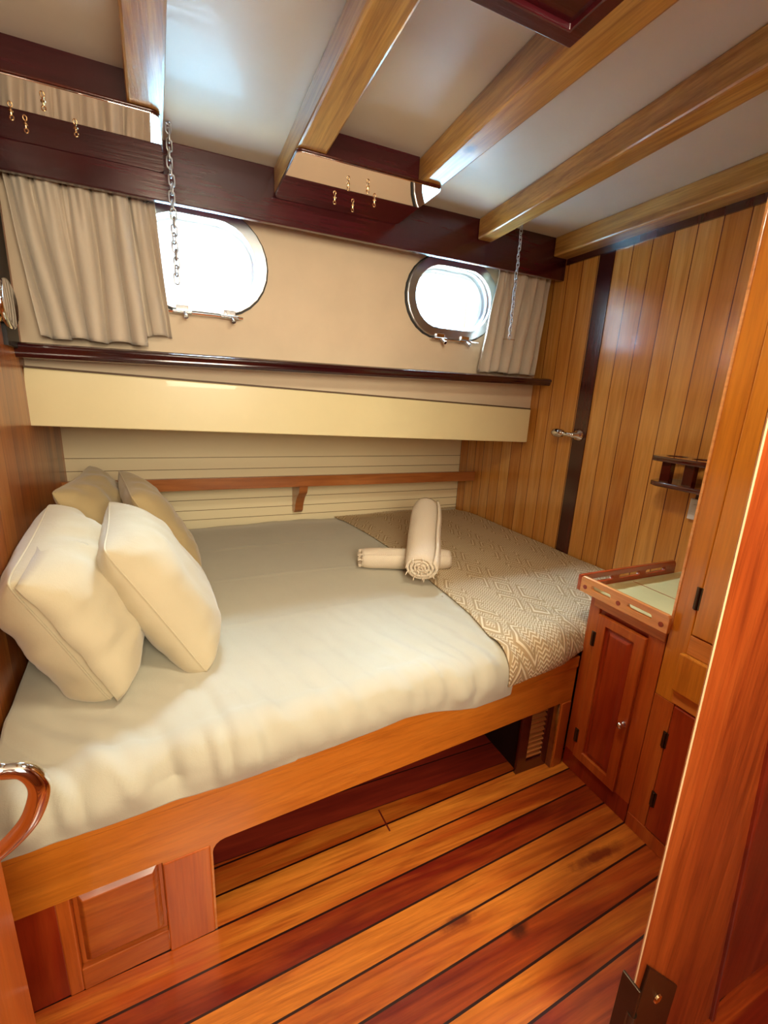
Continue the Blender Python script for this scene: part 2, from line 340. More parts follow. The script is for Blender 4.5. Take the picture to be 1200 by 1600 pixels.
# upper hull side with two portholes
P = [(0.085, 1.772, 0.50, 0.37), (1.213, 1.772, 0.505, 0.355)]
prism('wall_back', [(-0.56, 1.15), (XR, 1.15), (XR, ZC), (-0.56, ZC)], [stadium(c[0], c[1], c[2]-0.05, c[3]-0.05) for c in P],
      ((0, 2.02, 0), (1, 0, 0), (0, 0, 1)), 0.04, m_creamup)
struct(bpy.data.objects['wall_back'])
struct(obj('wall_soffit', bx(-0.56, XR, 2.0, 2.66, 1.15, 1.17), m_cream))
for i, (cx, cz, ww, hh_) in enumerate(P):
    wn = prism('window_%d' % (i+1), stadium(cx, cz, ww, hh_), [stadium(cx, cz, ww-0.085, hh_-0.085)], ((0, 1.989, 0), (1, 0, 0), (0, 0, 1)), 0.022, m_alu, bevel=0.006)
    struct(wn)
    prism('seal', stadium(cx, cz, ww+0.012, hh_+0.012), [stadium(cx, cz, ww-0.004, hh_-0.004)], ((0, 1.997, 0), (1, 0, 0), (0, 0, 1)), 0.006, m_seal, wn)
    prism('tunnel', stadium(cx, cz, ww-0.05, hh_-0.05), [stadium(cx, cz, ww-0.085, hh_-0.085)], ((0, 2.03, 0), (1, 0, 0), (0, 0, 1)), 0.06, m_alu, wn)
    prism('outer_rim', stadium(cx, cz, ww+0.03, hh_+0.03), [stadium(cx, cz, ww-0.12, hh_-0.12)], ((0, 2.065, 0), (1, 0, 0), (0, 0, 1)), 0.012, m_white, wn, bevel=0.004)
    prism('pane', stadium(cx, cz, ww-0.086, hh_-0.086), [], ((0, 2.015, 0), (1, 0, 0), (0, 0, 1)), 0.006, m_glass, wn)
    for dx in ((-0.07, 0.10) if i == 0 else (-0.07, 0.07)):
        bm = bmesh.new(); X = cx + dx; Z = cz - hh_/2
        box(bm, X-0.022, X+0.022, 1.966, 1.992, Z-0.010, Z+0.016)
        tube(bm, [(X-0.034, 1.968, Z-0.008), (X+0.034, 1.968, Z-0.008)], 0.008, 10)
        tube(bm, [(X+0.006, 1.968, Z-0.008), (X+0.012, 1.938, Z-0.028)], [0.006, 0.009], 10)
        obj('latch', bm, m_chrome, wn, bevel=0.002)
    bm = bmesh.new(); tube(bm, [(cx-0.12, 1.97, cz-hh_/2-0.010), (cx+0.15, 1.97, cz-hh_/2-0.008)], 0.0045, 8)
    obj('hinge_rod', bm, m_chrome, wn)
# valance board and ledge along the hull
struct(obj('trim_1', bx(-0.55, XR, 1.87, 1.895, 1.905, ZC), m_mah, bevel=0.004))
bm = bmesh.new(); prof = [(2.0, 1.438), (1.875, 1.438), (1.862, 1.432), (1.86, 1.424), (1.866, 1.418), (1.866, 1.412), (1.872, 1.402), (2.0, 1.402)]
A = [bm.verts.new((xl(1.9), y, z-0.018-(0.012 if z < 1.42 else 0))) for y, z in prof]; B = [bm.verts.new((XR, y, z)) for y, z in prof]
for k in range(len(prof)): bm.faces.new((A[k], A[(k+1) % len(prof)], B[(k+1) % len(prof)], B[k]))
bm.faces.new(A); bm.faces.new(B)
struct(obj('trim_2', bm, m_ledge, bevel=0.002))
o = struct(lwall('wall_shade_strip', 1.735, 1.90, 1.40, 1.97, 0.0, m_black, 0.012))  # near-black strip added for the shade on the wall beside the curtain
# corridor end where the photographer stands
struct(obj('wall_corridor_back', bx(-0.9, 1.85, -1.14, -1.1, 0, ZC), m_walll))
struct(obj('wall_corridor_left', bx(-0.94, -0.9, -1.1, 0.32, 0, ZC), m_walll))
struct(obj('wall_corridor_right', bx(1.81, 1.85, -1.1, 0.3, 0, ZC), m_walll))

# front wall beside the doorway (right) : slanting worn edge
def slab(name, fl, fr, y0, y1, mat, z0=0.0, z1=ZC, parent=None, bevel=0.0, cut=0.0):
    return obj(name, hexa([(fl(z0), y0, z0), (fr(z0), y0, z0), (fr(z0), y1, z0), (fl(z0)+cut, y1, z0),
                           (fl(z1), y0, z1), (fr(z1), y0, z1), (fr(z1), y1, z1), (fl(z1)+cut, y1, z1)]), mat, parent, bevel)
je = lambda z: 0.664 - 0.038*z
jr = lambda z: 0.995 - 0.168*z
wf = struct(slab('wall_front', je, jr, 0.30, 0.335, m_jamb, bevel=0.002, cut=0.085))
slab('worn_edge', lambda z: je(z)-0.003, lambda z: je(z)+0.002, 0.298, 0.302, m_worn, 0.335, 1.6, wf, cut=0.012)['label'] = 'pale worn edge'
slab('side_casing', lambda z: jr(z)-0.004, lambda z: 1.81, 0.31, 0.335, m_jamb2, parent=wf)
slab('casing_bead', lambda z: jr(z)-0.008, lambda z: jr(z)+0.004, 0.292, 0.31, m_jamb2, parent=wf, bevel=0.003)
# hinge at the foot of the jamb
hg = thing('door_hinge', (0.65, 0.29, 0.10), 'dark bronze door hinge on the foot of the right doorway jamb', 'hinge')
obj('leaf', hexa([(0.662, 0.294, 0.08), (0.790, 0.294, 0.08), (0.790, 0.300, 0.08), (0.662, 0.300, 0.08),
                  (0.676, 0.294, 0.375), (0.790, 0.294, 0.250), (0.790, 0.300, 0.250), (0.676, 0.300, 0.375)]), m_bronze, hg, 0.0015)
obj('leaf', bx(0.645, 0.650, 0.285, 0.318, 0.08, 0.350), m_bronze, hg, 0.001)
bm = bmesh.new()
for z0 in (0.08, 0.15, 0.22): tube(bm, [(0.651, 0.291, z0), (0.651, 0.291, z0+0.066)], 0.008, 14)
obj('knuckle', bm, m_bronze, hg)
bm = bmesh.new(); lathe(bm, [(0, 0.010), (0.003, 0.009), (0.005, 0.0)], (0.728, 0.294, 0.262), (0, -1, 0), 18)
obj('screw', bm, m_brass, hg)
# door leaf on the left with its chrome handle
dr = struct(obj('door_1', hexa([(-0.300, 0.34, 0.01), (-0.262, 0.34, 0.01), (-0.262, 0.62, 0.01), (-0.300, 0.62, 0.01), (-0.300, 0.34, 1.96), (-0.262, 0.34, 1.96), (-0.262, 0.62, 1.96), (-0.300, 0.62, 1.96)]), m_post, bevel=0.003))
struct(obj('wall_front_left', bx(-0.90, -0.24, 0.30, 0.335, 0, ZC), m_post, bevel=0.003))
bm = bmesh.new()
HP = [(-0.262, 0.575, 0.856), (-0.245, 0.58, 0.852), (-0.228, 0.58, 0.842), (-0.2075, 0.58, 0.8355), (-0.196, 0.58, 0.817), (-0.196, 0.58, 0.795), (-0.209, 0.58, 0.762), (-0.229, 0.58, 0.738), (-0.250, 0.578, 0.722), (-0.262, 0.575, 0.716)]
HR = [0.009, 0.009, 0.0095, 0.010, 0.0115, 0.012, 0.0115, 0.0105, 0.0095, 0.009]
def catmull(P_, n=8):
    P_ = [Vector(p) for p in P_]; out = []
    Q = [P_[0]*2-P_[1]] + P_ + [P_[-1]*2-P_[-2]]
    for i in range(1, len(Q)-2):
        a, b, c, d = Q[i-1:i+3]
        for k in range(n):
            u = k/n; out.append(0.5*((2*b)+(c-a)*u+(2*a-5*b+4*c-d)*u*u+(3*b-a-3*c+d)*u**3))
    return out + [P_[-1]]
RR_ = [v.x for v in catmull([(q, 0, 0) for q in HR])]
tube(bm, catmull(HP), RR_, 20)
obj('door_handle', bm, m_chrome, dr, smooth=True)['label'] = 'curved chrome pull handle'

# ------------------------------------------------------------ ceiling beams
beams = [((-0.056, 0.027, 0.9), (-0.108, -0.020, 1.87), 'teak ceiling beam nearest the left curtain, holding the left mirror panel'),
         ((0.352, 0.438, 0.9), (0.345, 0.438, 1.87), 'teak ceiling beam at the left end of the mirror panel above the bed'),
         ((0.742, 0.842, 0.9), (0.785, 0.842, 1.87), 'teak ceiling beam with a dark knot, beside the dark hatch frame'),
         ((1.158, 1.240, 0.9), (1.238, 1.312, 1.87), 'teak ceiling beam beside the right hanging chain'),
         ((1.680, 1.770, 0.9), (1.680, 1.770, 1.87), 'teak ceiling beam running along the top of the planked right wall')]
for i, (a, b, lab) in enumerate(beams):
    def ex(k, y): return a[k] + (b[k]-a[k])*(y-0.9)/0.97
    y0, y1 = 0.335, 1.87
    o = obj('ceiling_beam', hexa([(ex(0,y0), y0, 2.0), (ex(1,y0), y0, 2.0), (ex(1,y1), y1, 2.0), (ex(0,y1), y1, 2.0),
                                  (ex(0,y0), y0, ZC), (ex(1,y0), y0, ZC), (ex(1,y1), y1, ZC), (ex(0,y1), y1, ZC)]), m_beam, bevel=0.007)
    tag(o, lab, 'beam', 'ceiling beams')
# dark boards closing the space above the mirror panels
for x0, x1, lab in ((-0.49, -0.090, 'dark mahogany board above the edge of the left mirror panel'), (0.438, 0.770, 'dark mahogany board between two beams above the right mirror panel')):
    tag(obj('ceiling_board', bx(x0, x1, 1.55, 1.57, 2.001, ZC), m_mah), lab, 'board')
# mirror panels with small brass fittings
def round_rect(x0, x1, y0, y1, r=0.02):
    pts = []
    for cx, cy, a0 in ((x1-r, y0+r, -90), (x1-r, y1-r, 0), (x0+r, y1-r, 90), (x0+r, y0+r, 180)):
        for k in range(6): a = math.radians(a0 + 18*k); pts.append((cx + r*math.cos(a), cy + r*math.sin(a)))
    return pts
for x0, x1, y0, y1, lab in ((-0.485, -0.014, 1.515, 1.868, 'long mirror panel fixed under the ceiling above the left curtain'),
                            (0.345, 0.842, 1.505, 1.868, 'mirror panel fixed under two ceiling beams between the portholes')):
    r = thing('mirror_panel', ((x0+x1)/2, (y0+y1)/2, 1.985), lab, 'mirror')
    prism('backing', round_rect(x0, x1, y0, y1), [], ((0, 0, 1.996), (1, 0, 0), (0, 1, 0)), 0.006, m_mahz, r)
    prism('mirror', round_rect(x0+0.002, x1-0.002, y0+0.002, y1-0.002), [], ((0, 0, 1.9905), (1, 0, 0), (0, 1, 0)), 0.005, m_mirror, r)
fit0 = thing('brass_fitting', (0, 0, 0), '', 'fitting')
bm = bmesh.new(); lathe(bm, [(0, 0.0075), (0.002, 0.0075), (0.004, 0.0035), (0.012, 0.0030), (0.013, 0.0)], (0, 0, 0), (0, 0, -1), 12); obj('base', bm, m_brass, fit0)
bm = bmesh.new(); tube(bm, [(0.006*math.sin(k*math.pi/6), 0.002*math.cos(k*math.pi/6), -0.020+0.008*math.cos(k*math.pi/6)) for k in range(12)], 0.0022, 8, True); obj('eye', bm, m_brass, fit0, smooth=True)
spots = [((0.539, 1.754), 'right', 'left of the front row of three'), ((0.618, 1.783), 'right', 'middle of the front row of three'), ((0.671, 1.700), 'right', 'right of the front row of three'),
         ((0.546, 1.625), 'right', 'left of the rear pair'), ((0.611, 1.612), 'right', 'right of the rear pair'),
         ((-0.374, 1.691), 'left', 'leftmost of the group'), ((-0.357, 1.749), 'left', 'lowest, second from the left'), ((-0.283, 1.597), 'left', 'topmost of the group'), ((-0.232, 1.70), 'left', 'rightmost of the group')]
for k, (p, side, wh) in enumerate(spots):
    f = fit0 if k == 0 else copy_tree(fit0, (0, 0, 0))
    f.location = (p[0], p[1], 1.988); f.scale = (0.75, 0.75, 0.75)
    tag(f, 'small brass fitting under the %s mirror panel, %s' % (side, wh), 'fitting', 'brass fittings under the mirror panels')
# hatch frame corner
h = thing('ceiling_hatch', (0.5, 0.6, 1.95), 'dark mahogany hatch frame with a pale round ring, on the ceiling beams', 'hatch')
prism('frame', [(0.24, 0.40), (0.722, 0.40), (0.722, 0.832), (0.24, 0.832)], [[(0.275, 0.43), (0.69, 0.43), (0.69, 0.80), (0.275, 0.80)]], ((0, 0, 1.984), (1, 0, 0), (0, 1, 0)), 0.030, m_mah, h, 0.003)
obj('panel', bx(0.275, 0.69, 0.43, 0.80, 1.980, 1.995), m_mah, h)
bm = bmesh.new(); tube(bm, [(0.555+0.085*math.cos(k*math.pi/20), 0.665+0.085*math.sin(k*math.pi/20), 1.979) for k in range(40)], 0.0035, 8, True)
obj('ring', bm, m_ring, h, smooth=True)

# ------------------------------------------------------------ chains
def chain(loc, length, pitch, r, lab, hook):
    root = thing('hanging_chain', loc, lab, 'chain', 'chains hanging from the ceiling')
    L = pitch*0.72; Wd = pitch*0.36
    bm = bmesh.new(); pts = []
    for k in range(16):
        a = 2*math.pi*k/16; pts.append((Wd*math.cos(a), 0, (L-Wd)*(1 if math.sin(a) > 0 else -1)*(1 if abs(math.sin(a)) > 1e-3 else 0) + Wd*math.sin(a)))
    tube(bm, pts, r, 8, True)
    n = int(length/pitch); first = None
    for k in range(n):
        if first is None:
            first = obj('link', bm, m_steel, root, smooth=True); o = first
        else:
            o = first.copy(); COL.objects.link(o); o.parent = root
        o.location = (0.0015*math.sin(k*1.3), 0, -pitch*(k+0.6)); o.rotation_euler = (0, 0, math.radians(20 + 90*(k % 2) + random.uniform(-12, 12)))
    if hook:
        bm = bmesh.new(); z = -pitch*(n+0.2)
        tube(bm, [(-0.035, 0, z-0.003), (0, 0, z), (0.03, 0, z-0.001)], 0.0012, 6); ob = obj('wire_hook', bm, m_chrome, root); ob.location = (0, 0, 0)
    bm = bmesh.new(); lathe(bm, [(0, 0.010), (0.003, 0.010), (0.006, 0.004), (0.012, 0.003)], (0, 0, 0), (0, 0, -1), 12); ob = obj('ceiling_eye', bm, m_chrome, root); ob.location = (0, 0, 0)
chain((0.004, 1.75, ZC), 0.46, 0.0235, 0.0026, 'steel chain hanging in front of the left porthole', False)
chain((1.378, 1.75, ZC), 0.50, 0.0165, 0.0018, 'steel chain hanging in front of the right curtain', True)

# ------------------------------------------------------------ curtains
def curtain(name, pts_top, pts_bot, ztop, zbot, ybase, amp, nf, mat, seed, root, nu=260, nv=40, scallop=0.0):
    """cloth sheet with pleats gathered at the top"""
    bm = bmesh.new(); g = []
    for j in range(nv+1):
        t_ = j/nv; row = []
        for i in range(nu+1):
            s_ = i/nu
            xt = pts_top[0] + (pts_top[1]-pts_top[0])*s_; xb = pts_bot[0] + (pts_bot[1]-pts_bot[0])*s_
            x = xt + (xb-xt)*(t_**1.2)
            zb = zbot(s_) if callable(zbot) else zbot
            z = ztop + (zb-ztop)*t_
            ph = s_*nf*2*math.pi + 3.2*noise.noise(Vector((s_*nf*0.45+seed, t_*0.7, seed)))
            am = amp*(0.65 + 0.45*t_ + 0.5*noise.noise(Vector((s_*nf*0.6, seed, 1.3))))
            f = math.sin(ph); f = (abs(f)**0.75)*(1 if f > 0 else -1)
            fine_ = 0.25*amp*math.sin(s_*nf*3.1*2*math.pi + seed)*(1-t_)**4
            y = ybase + am*f + fine_ + 0.010*noise.noise(Vector((s_*7, t_*3, seed)))
            x += 0.30*am*math.cos(ph*1.0 + 0.4)
            row.append(bm.verts.new((x, y, z + 0.004*math.sin(s_*nf*2*math.pi*0.5 + 2)*t_)))
        g.append(row)
    for j in range(nv):
        for i in range(nu): bm.faces.new((g[j][i], g[j][i+1], g[j+1][i+1], g[j+1][i]))
    o = obj(name, bm, mat, root, smooth=True)
    s = o.modifiers.new('solid', 'SOLIDIFY'); s.thickness = 0.0015
    return o
c1 = thing('curtain', (-0.25, 1.93, 1.44), 'beige pleated curtain beside the left porthole, hanging at the left wall', 'curtain', 'porthole curtains')
curtain('front_panel', (-0.475, -0.135), (-0.430, -0.115), 1.925, 1.445, 1.931, 0.027, 5, m_curt, 3.1, c1)
curtain('rear_panel', (-0.20, -0.052), (-0.17, -0.020), 1.925, 1.482, 1.962, 0.018, 2.6, m_curt, 9.4, c1)
c2 = thing('curtain', (1.55, 1.93, 1.46), 'pale pleated curtain with a flared edge beside the right porthole', 'curtain', 'porthole curtains')
curtain('front_panel', (1.405, 1.735), (1.335, 1.705), 1.93, lambda s: 1.452, 1.930, 0.024, 5.5, m_curt, 5.7, c2)

# ------------------------------------------------------------ cream board, shelf
o = obj('bunk_board', hexa([(-0.515, 1.955, 1.146), (1.738, 1.955, 1.098), (1.738, 1.985, 1.098), (-0.515, 1.985, 1.146),
                            (-0.497, 1.955, 1.343), (1.738, 1.955, 1.276), (1.738, 1.985, 1.276), (-0.497, 1.985, 1.343)]), m_board, bevel=0.004)
obj('top_shadow_strip', hexa([(-0.497, 1.958, 1.343), (1.738, 1.958, 1.276), (1.738, 1.999, 1.276), (-0.497, 1.999, 1.343), (-0.497, 1.958, 1.350), (1.738, 1.958, 1.283), (1.738, 1.999, 1.283), (-0.497, 1.999, 1.350)]), m_gap_shadow, o)['label'] = 'dark brown strip painting the shadow gap above the board'  # dark strip paints the shadow gap where the board stands off the wall
tag(o, 'long cream painted board below the dark ledge, above the recess behind the bed', 'board')
sh = thing('wall_shelf', (0.6, 2.55, 0.62), 'narrow teak shelf with one bracket on the cream wall behind the bed', 'shelf')
obj('rail', bx(-0.56, 1.768, 2.445, 2.465, 0.788, 0.850), m_shelf, sh, 0.004)
obj('shelf_board', bx(-0.56, 1.768, 2.465, 2.65, 0.800, 0.818), m_shelf, sh)
prism('bracket', [(2.648, 0.80), (2.455, 0.80), (2.455, 0.775), (2.47, 0.745), (2.50, 0.725), (2.53, 0.70), (2.56, 0.66), (2.575, 0.62), (2.60, 0.60), (2.648, 0.60)][::-1],
      [], ((0.60, 0, 0), (0, 1, 0), (0, 0, 1)), 0.05, m_shelf, sh, 0.003)

# ------------------------------------------------------------ bed frame
bed = thing('bed_frame', (0.5, 0.95, 0), 'teak built-in bed frame carrying the white bedding, open underneath', 'bed')
def skew(name, x0, x1, dy0, dy1, z0, z1, mat, bevel=0.003, z1b=None):
    z1b = z1 if z1b is None else z1b
    return obj(name, hexa([(x0, yf(x0)+dy0, z0), (x1, yf(x1)+dy0, z0), (x1, yf(x1)+dy1, z0), (x0, yf(x0)+dy1, z0),
                           (x0, yf(x0)+dy0, z1), (x1, yf(x1)+dy0, z1b), (x1, yf(x1)+dy1, z1b), (x0, yf(x0)+dy1, z1)]), mat, bed, bevel)
skewf = Vector((1, 0.072, 0)).normalized()
# front rail with a rounded inner corner at the left post, as one shaped board
zr = 0.272
out = [(-0.402, 0.0+zr), (-0.105, zr), (-0.105, 0.0), (0.0, 0.0)]
out += [(0.0, zr-0.028)] + [(0.028-0.028*math.cos(math.radians(a)), zr-0.028+0.028*math.sin(math.radians(a))) for a in (22, 45, 67, 90)]
out += [(1.165, zr+0.006), (1.165, 0.0), (1.222, 0.0), (1.222, 0.452), (-0.402, 0.425)]
prism('front_board', out, [], ((0, 0.885+0.011, 0), skewf, (0, 0, 1)), 0.022, m_rail, bed, 0.003)
skew('ledge', -0.402, 1.222, -0.004, 0.03, 0.412, 0.430, m_rail, z1b=0.456)
skew('post', -0.104, -0.004, -0.003, 0.004, 0.0, zr-0.004, m_post)
skew('post', 1.172, 1.220, -0.003, 0.004, 0.0, zr+0.002, m_post)
# panelled locker on the left
skew('side_panel', -0.400, -0.300, 0.006, 0.022, 0.0, zr, m_red)
skew('stile', -0.302, -0.276, 0.003, 0.02, 0.0, zr, m_post)
skew('bottom_rail', -0.276, -0.105, 0.002, 0.02, 0.0, 0.062, m_panel)
skew('recess_panel', -0.276, -0.105, 0.014, 0.026, 0.062, zr, m_post)
bm = bmesh.new()
def fld(x0, x1, z0, z1, b, d0, d1):
    P0 = [(x0, z0), (x1, z0), (x1, z1), (x0, z1)]; P1 = [(x0+b, z0+b), (x1-b, z0+b), (x1-b, z1-b), (x0+b, z1-b)]
    A = [bm.verts.new((x, yf(x)+d0, z)) for x, z in P0]; B = [bm.verts.new((x, yf(x)+d1, z)) for x, z in P1]
    for k in range(4): bm.faces.new((A[k], A[(k+1) % 4], B[(k+1) % 4], B[k]))
    bm.faces.new(B); bm.faces.new(A)
fld(-0.268, -0.113, 0.070, 0.262, 0.012, 0.014, 0.001)
obj('raised_panel', bm, m_panel, bed, 0.002)
# platform and the dark louvred locker underneath at the foot
skew('platform', -0.39, 1.22, 0.03, 1.6, 0.385, 0.405, m_mahz)
lk = thing('louvred_locker', (1.12, 1.1, 0), 'dark locker with a louvred grille under the foot of the bed', 'locker')
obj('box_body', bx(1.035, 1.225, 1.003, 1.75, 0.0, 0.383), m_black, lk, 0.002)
prism('grille_frame', [(1.022, 0.0), (1.160, 0.0), (1.160, 0.383), (1.022, 0.383)], [[(1.062, 0.045), (1.132, 0.045), (1.132, 0.35), (1.062, 0.35)]], ((0, 0.996, 0), (1, 0, 0), (0, 0, 1)), 0.012, m_mahz, lk, 0.001)
for k in range(15):
    z = 0.055 + k*0.0205
    obj('slat', hexa([(1.062, 0.992, z), (1.132, 0.992, z), (1.132, 1.002, z+0.004), (1.062, 1.002, z+0.004),
                      (1.062, 0.990, z+0.007), (1.132, 0.990, z+0.007), (1.132, 1.000, z+0.011), (1.062, 1.000, z+0.011)]), m_shelf, lk)

# ------------------------------------------------------------ bedding
ZB = 0.55
def front(x):
    y = yf(x) - 0.012
    k = min(1, max(0, (x-1.10)/0.12)); y = y*(1-k) + (yf(x)+0.012)*k
    return max(y, 0.0)
def bed_point(x, v, off=0.0, seed=0.0, hem=0.44, wr=1.0):
    """v = distance along the cloth, from the hem (0) up over the edge and back to the wall"""
    yF = front(x); R = 0.085
    hgt = ZB - hem - R
    arc = R*math.pi/2
    if v < hgt: y, z, ny, nz = yF, hem+v, -1, 0
    elif v < hgt+arc:
        a = (v-hgt)/R; y = yF + R*(1-math.cos(a)); z = ZB-R+R*math.sin(a); ny, nz = -math.cos(a), math.sin(a)
    else: y = yF+R+(v-hgt-arc); z = ZB; ny, nz = 0, 1
    p = Vector((x, y, z)); 
    lf = max(0, 1-(x+0.45)/0.9)
    near = math.exp(-max(0, y-yF)/0.22)
    d = 0.007*noise.noise(Vector((x*2.2, y*3.0, seed))) + 0.004*noise.noise(Vector((x*7, y*5, seed+3)))
    q = x*7.5 + y*5.0 + 1.2*noise.noise(Vector((x*3, y*3, 5)))
    d += wr*near*(0.012+0.036*lf)*noise.noise(Vector((q*0.8, z*3.0, seed+8)))
    rg = noise.noise(Vector((q*1.7+3, z*4+y*2, seed+2))); d += wr*near*(0.010+0.022*lf)*(0.5-abs(rg)*2.2)*0.5
    d += wr*near*0.012*noise.noise(Vector((x*26+y*9, z*9, seed+1)))
    d += wr*0.0035*(0.4-abs(noise.noise(Vector((x*13+y*8, y*11-x*4, z*10+seed)))))*(0.25+near*1.6)
    for yy, sl in ((1.38, 0.05), (1.78, -0.03), (2.15, 0.04)):
        d += 0.0030*max(0, min(1, (0.80-x)/0.2))*math.exp(-((y-yy-sl*x)/0.008)**2)
    d += -0.018*math.exp(-((y-2.62)/0.10)**2)
    soft = min(1.0, v/0.05)
    bulge = 0.012*math.sin(min(1, v/0.16)*math.pi)*(1 if x < 1.1 else max(0, (1.2-x)/0.1))
    p += Vector((0, ny, nz))*(d*soft+off+bulge)
    p.y = min(p.y, 2.640)
    return p
def sheet(name, mat, xa, xb, nu, nv, off, seed, vmax, hemf, parent=None, wr=1.0, vstart=0.0, thick=0.006):
    bm = bmesh.new(); g = []; uvl = bm.loops.layers.uv.new('uv'); uvs = {}
    for j in range(nv+1):
        v = vstart + (vmax-vstart)*(j/nv)**1.25; row = []
        for i in range(nu+1):
            s_ = i/nu; y_guess = 0.9+max(0, v-0.15)
            x0 = xa(y_guess); x1 = xb(y_guess); x = x0 + (x1-x0)*s_
            q = bm.verts.new(bed_point(x, v, off, seed, hemf(x), wr)); q.index = len(uvs); uvs[q] = (x, v)
            row.append(q)
        g.append(row)
    for j in range(nv):
        for i in range(nu): bm.faces.new((g[j][i], g[j][i+1], g[j+1][i+1], g[j+1][i]))
    for f in bm.faces:
        for lp in f.loops: lp[uvl].uv = uvs[lp.vert]
    o = obj(name, bm, mat, parent, smooth=True)
    s = o.modifiers.new('solid', 'SOLIDIFY'); s.thickness = thick; s.offset = -1
    return o
def hem_d(x): return 0.475 if x > 0.89 else 0.441 + 0.006*noise.noise(Vector((x*6, 0, 2))) + (0.004 if x > 0.2 else 0) + 0.02*max(0, min(1, (x-0.3)/0.3)) - 0.055*max(0, min(1, (x-0.50)/0.25))*(1 if x < 0.9 else 1)
dv = sheet('duvet', m_duvet, lambda y: xl(y)+0.012, lambda y: 1.755, 300, 200, 0.0, 1.7, 1.80, hem_d)
tag(dv, 'off-white cotton duvet spread over the whole built-in bed', 'duvet')
mt = obj('mattress', bx(-0.36, 1.75, 1.06, 2.60, 0.405, 0.515), m_duvet); tag(mt, 'mattress lying on the bed frame under the duvet', 'mattress')
def hem_t(x): return 0.452 + 0.004*noise.noise(Vector((x*30, 0, 4))) + 0.022*(x-0.87)/0.35
def tx(y): return 0.868 + 0.05*math.sin((y-0.9)*2.2) + 0.0*y
th = sheet('throw_blanket', m_throw, tx, lambda y: 1.760, 220, 200, 0.011, 1.7, 1.80, hem_t, thick=0.005)
tag(th, 'beige woven throw with diamond pattern folded over the foot of the bed', 'blanket')

# pillows
def bil(c, s, t_):   # corners near-bottom, near-top, far-top, far-bottom ; s 0..1 near->far, t 0..1 bottom->top
    nb, nt, ft, fb = c
    return (nb*(1-t_)+nt*t_)*(1-s) + (fb*(1-t_)+ft*t_)*s
def pillow(name, corners, T, mat, label, seed, wr=1.0, pinch=0.10, n=64, back=1.0, group='pillows at the head of the bed'):
    c = [Vector(p) for p in corners]
    ctr = sum(c, Vector())/4
    N = ((c[2]-c[0]).cross(c[1]-c[3])).normalized()
    if N.x < 0: N = -N
    base = Vector((ctr.x, ctr.y, min(p.z for p in c)))
    root = thing(name, base, label, 'pillow', group)
    bm = bmesh.new(); sides = []
    def P(s, t_, sgn, ex=0.0):
        a, b = 2*s-1, 2*t_-1
        # edges draw in between the corners
        k = pinch
        cr = 0.045*(abs(a)*abs(b))**8
        aa = a*(1-k*(1-b*b)*abs(a)**2*0.6-cr); bb = b*(1-k*(1-a*a)*abs(b)**2*0.6-cr)
        p = bil(c, (aa+1)/2, (bb+1)/2)
        th_ = (max(0, 1-abs(a)**3.4)**0.5)*(max(0, 1-abs(b)**(4.5 if b < 0 else 3.0))**(0.42 if b < 0 else 0.6))
        e = 1-max(abs(a), abs(b)); edge = math.exp(-e/0.22)
        w1 = noise.noise(Vector((a*1.6+seed, b*1.6, sgn*2+seed)))*0.05
        rad = noise.noise(Vector((math.atan2(b, a)*3.2+seed, sgn, seed*2)))*0.10*edge*wr
        w2 = noise.noise(Vector((a*3.0+b*2, b*3.0-a*2+seed, sgn+4)))*0.07*wr + (0.25-abs(noise.noise(Vector((a*2.2+b*3+seed, b*1.5-a, sgn+9)))))*0.06*wr
        h_ = T/2*(th_ + (w1+w2+rad)*min(1, th_*2.5))
        if e < 1e-6: h_ = 0
        q = p + N*(sgn*h_*(back if sgn < 0 else 1))
        q.x = max(q.x, xl(q.y)+0.004)
        return q
    grids = []
    for sgn in (1, -1):
        g = []
        for j in range(n+1):
            row = []
            for i in range(n+1):
                # denser near the edges
                s = 0.5-0.5*math.cos(math.pi*i/n); t_ = 0.5-0.5*math.cos(math.pi*j/n)
                if sgn == -1 and (i in (0, n) or j in (0, n)): row.append(grids[0][j][i]); continue
                row.append(bm.verts.new(P(s, t_, sgn)))
            g.append(row)
        grids.append(g)
        for j in range(n):
            for i in range(n):
                q = [g[j][i], g[j][i+1], g[j+1][i+1], g[j+1][i]]
                bm.faces.new(q)
    obj('cushion_body', bm, mat, root, smooth=True)
    # seam piping around the edge
    loop = []
    m_ = 40
    for k in range(m_): loop.append(P(k/m_, 0, 1))
    for k in range(m_): loop.append(P(1, k/m_, 1))
    for k in range(m_): loop.append(P(1-k/m_, 1, 1))
    for k in range(m_): loop.append(P(0, 1-k/m_, 1))
    bm = bmesh.new(); tube(bm, loop, 0.0028, 6, True); obj('seam', bm, mat, root, smooth=True)
    return root, P, N
Z0 = 0.562
# P1: big pillow at the front left
r1, PP, N1 = pillow('pillow', [(-0.200, 1.085, Z0-0.005), (-0.372, 1.115, 0.880), (-0.395, 1.62, 0.945), (-0.235, 1.62, Z0)], 0.25, m_pil, 'large cream pillow with an open flap, nearest the camera at the left wall', 2.2, 1.3, 0.06, back=0.95)
bm = bmesh.new(); g = []
for j in range(31):
    row = []
    for i in range(17):
        s = i/16; t_ = 0.02+0.97*j/30
        p = PP(0.001+0.42*s, t_, 1)
        near = 1-s
        p = p + N1*(0.008*near) + Vector((0.010, -0.030, 0))*(near**3) + N1*0.004*noise.noise(Vector((s*4, t_*6, 1)))
        row.append(bm.verts.new(p))
    g.append(row)
for j in range(30):
    for i in range(16): bm.faces.new((g[j][i], g[j][i+1], g[j+1][i+1], g[j+1][i]))
o = obj('pillowcase_flap', bm, m_pil, r1, smooth=True); s = o.modifiers.new('solid', 'SOLIDIFY'); s.thickness = 0.003
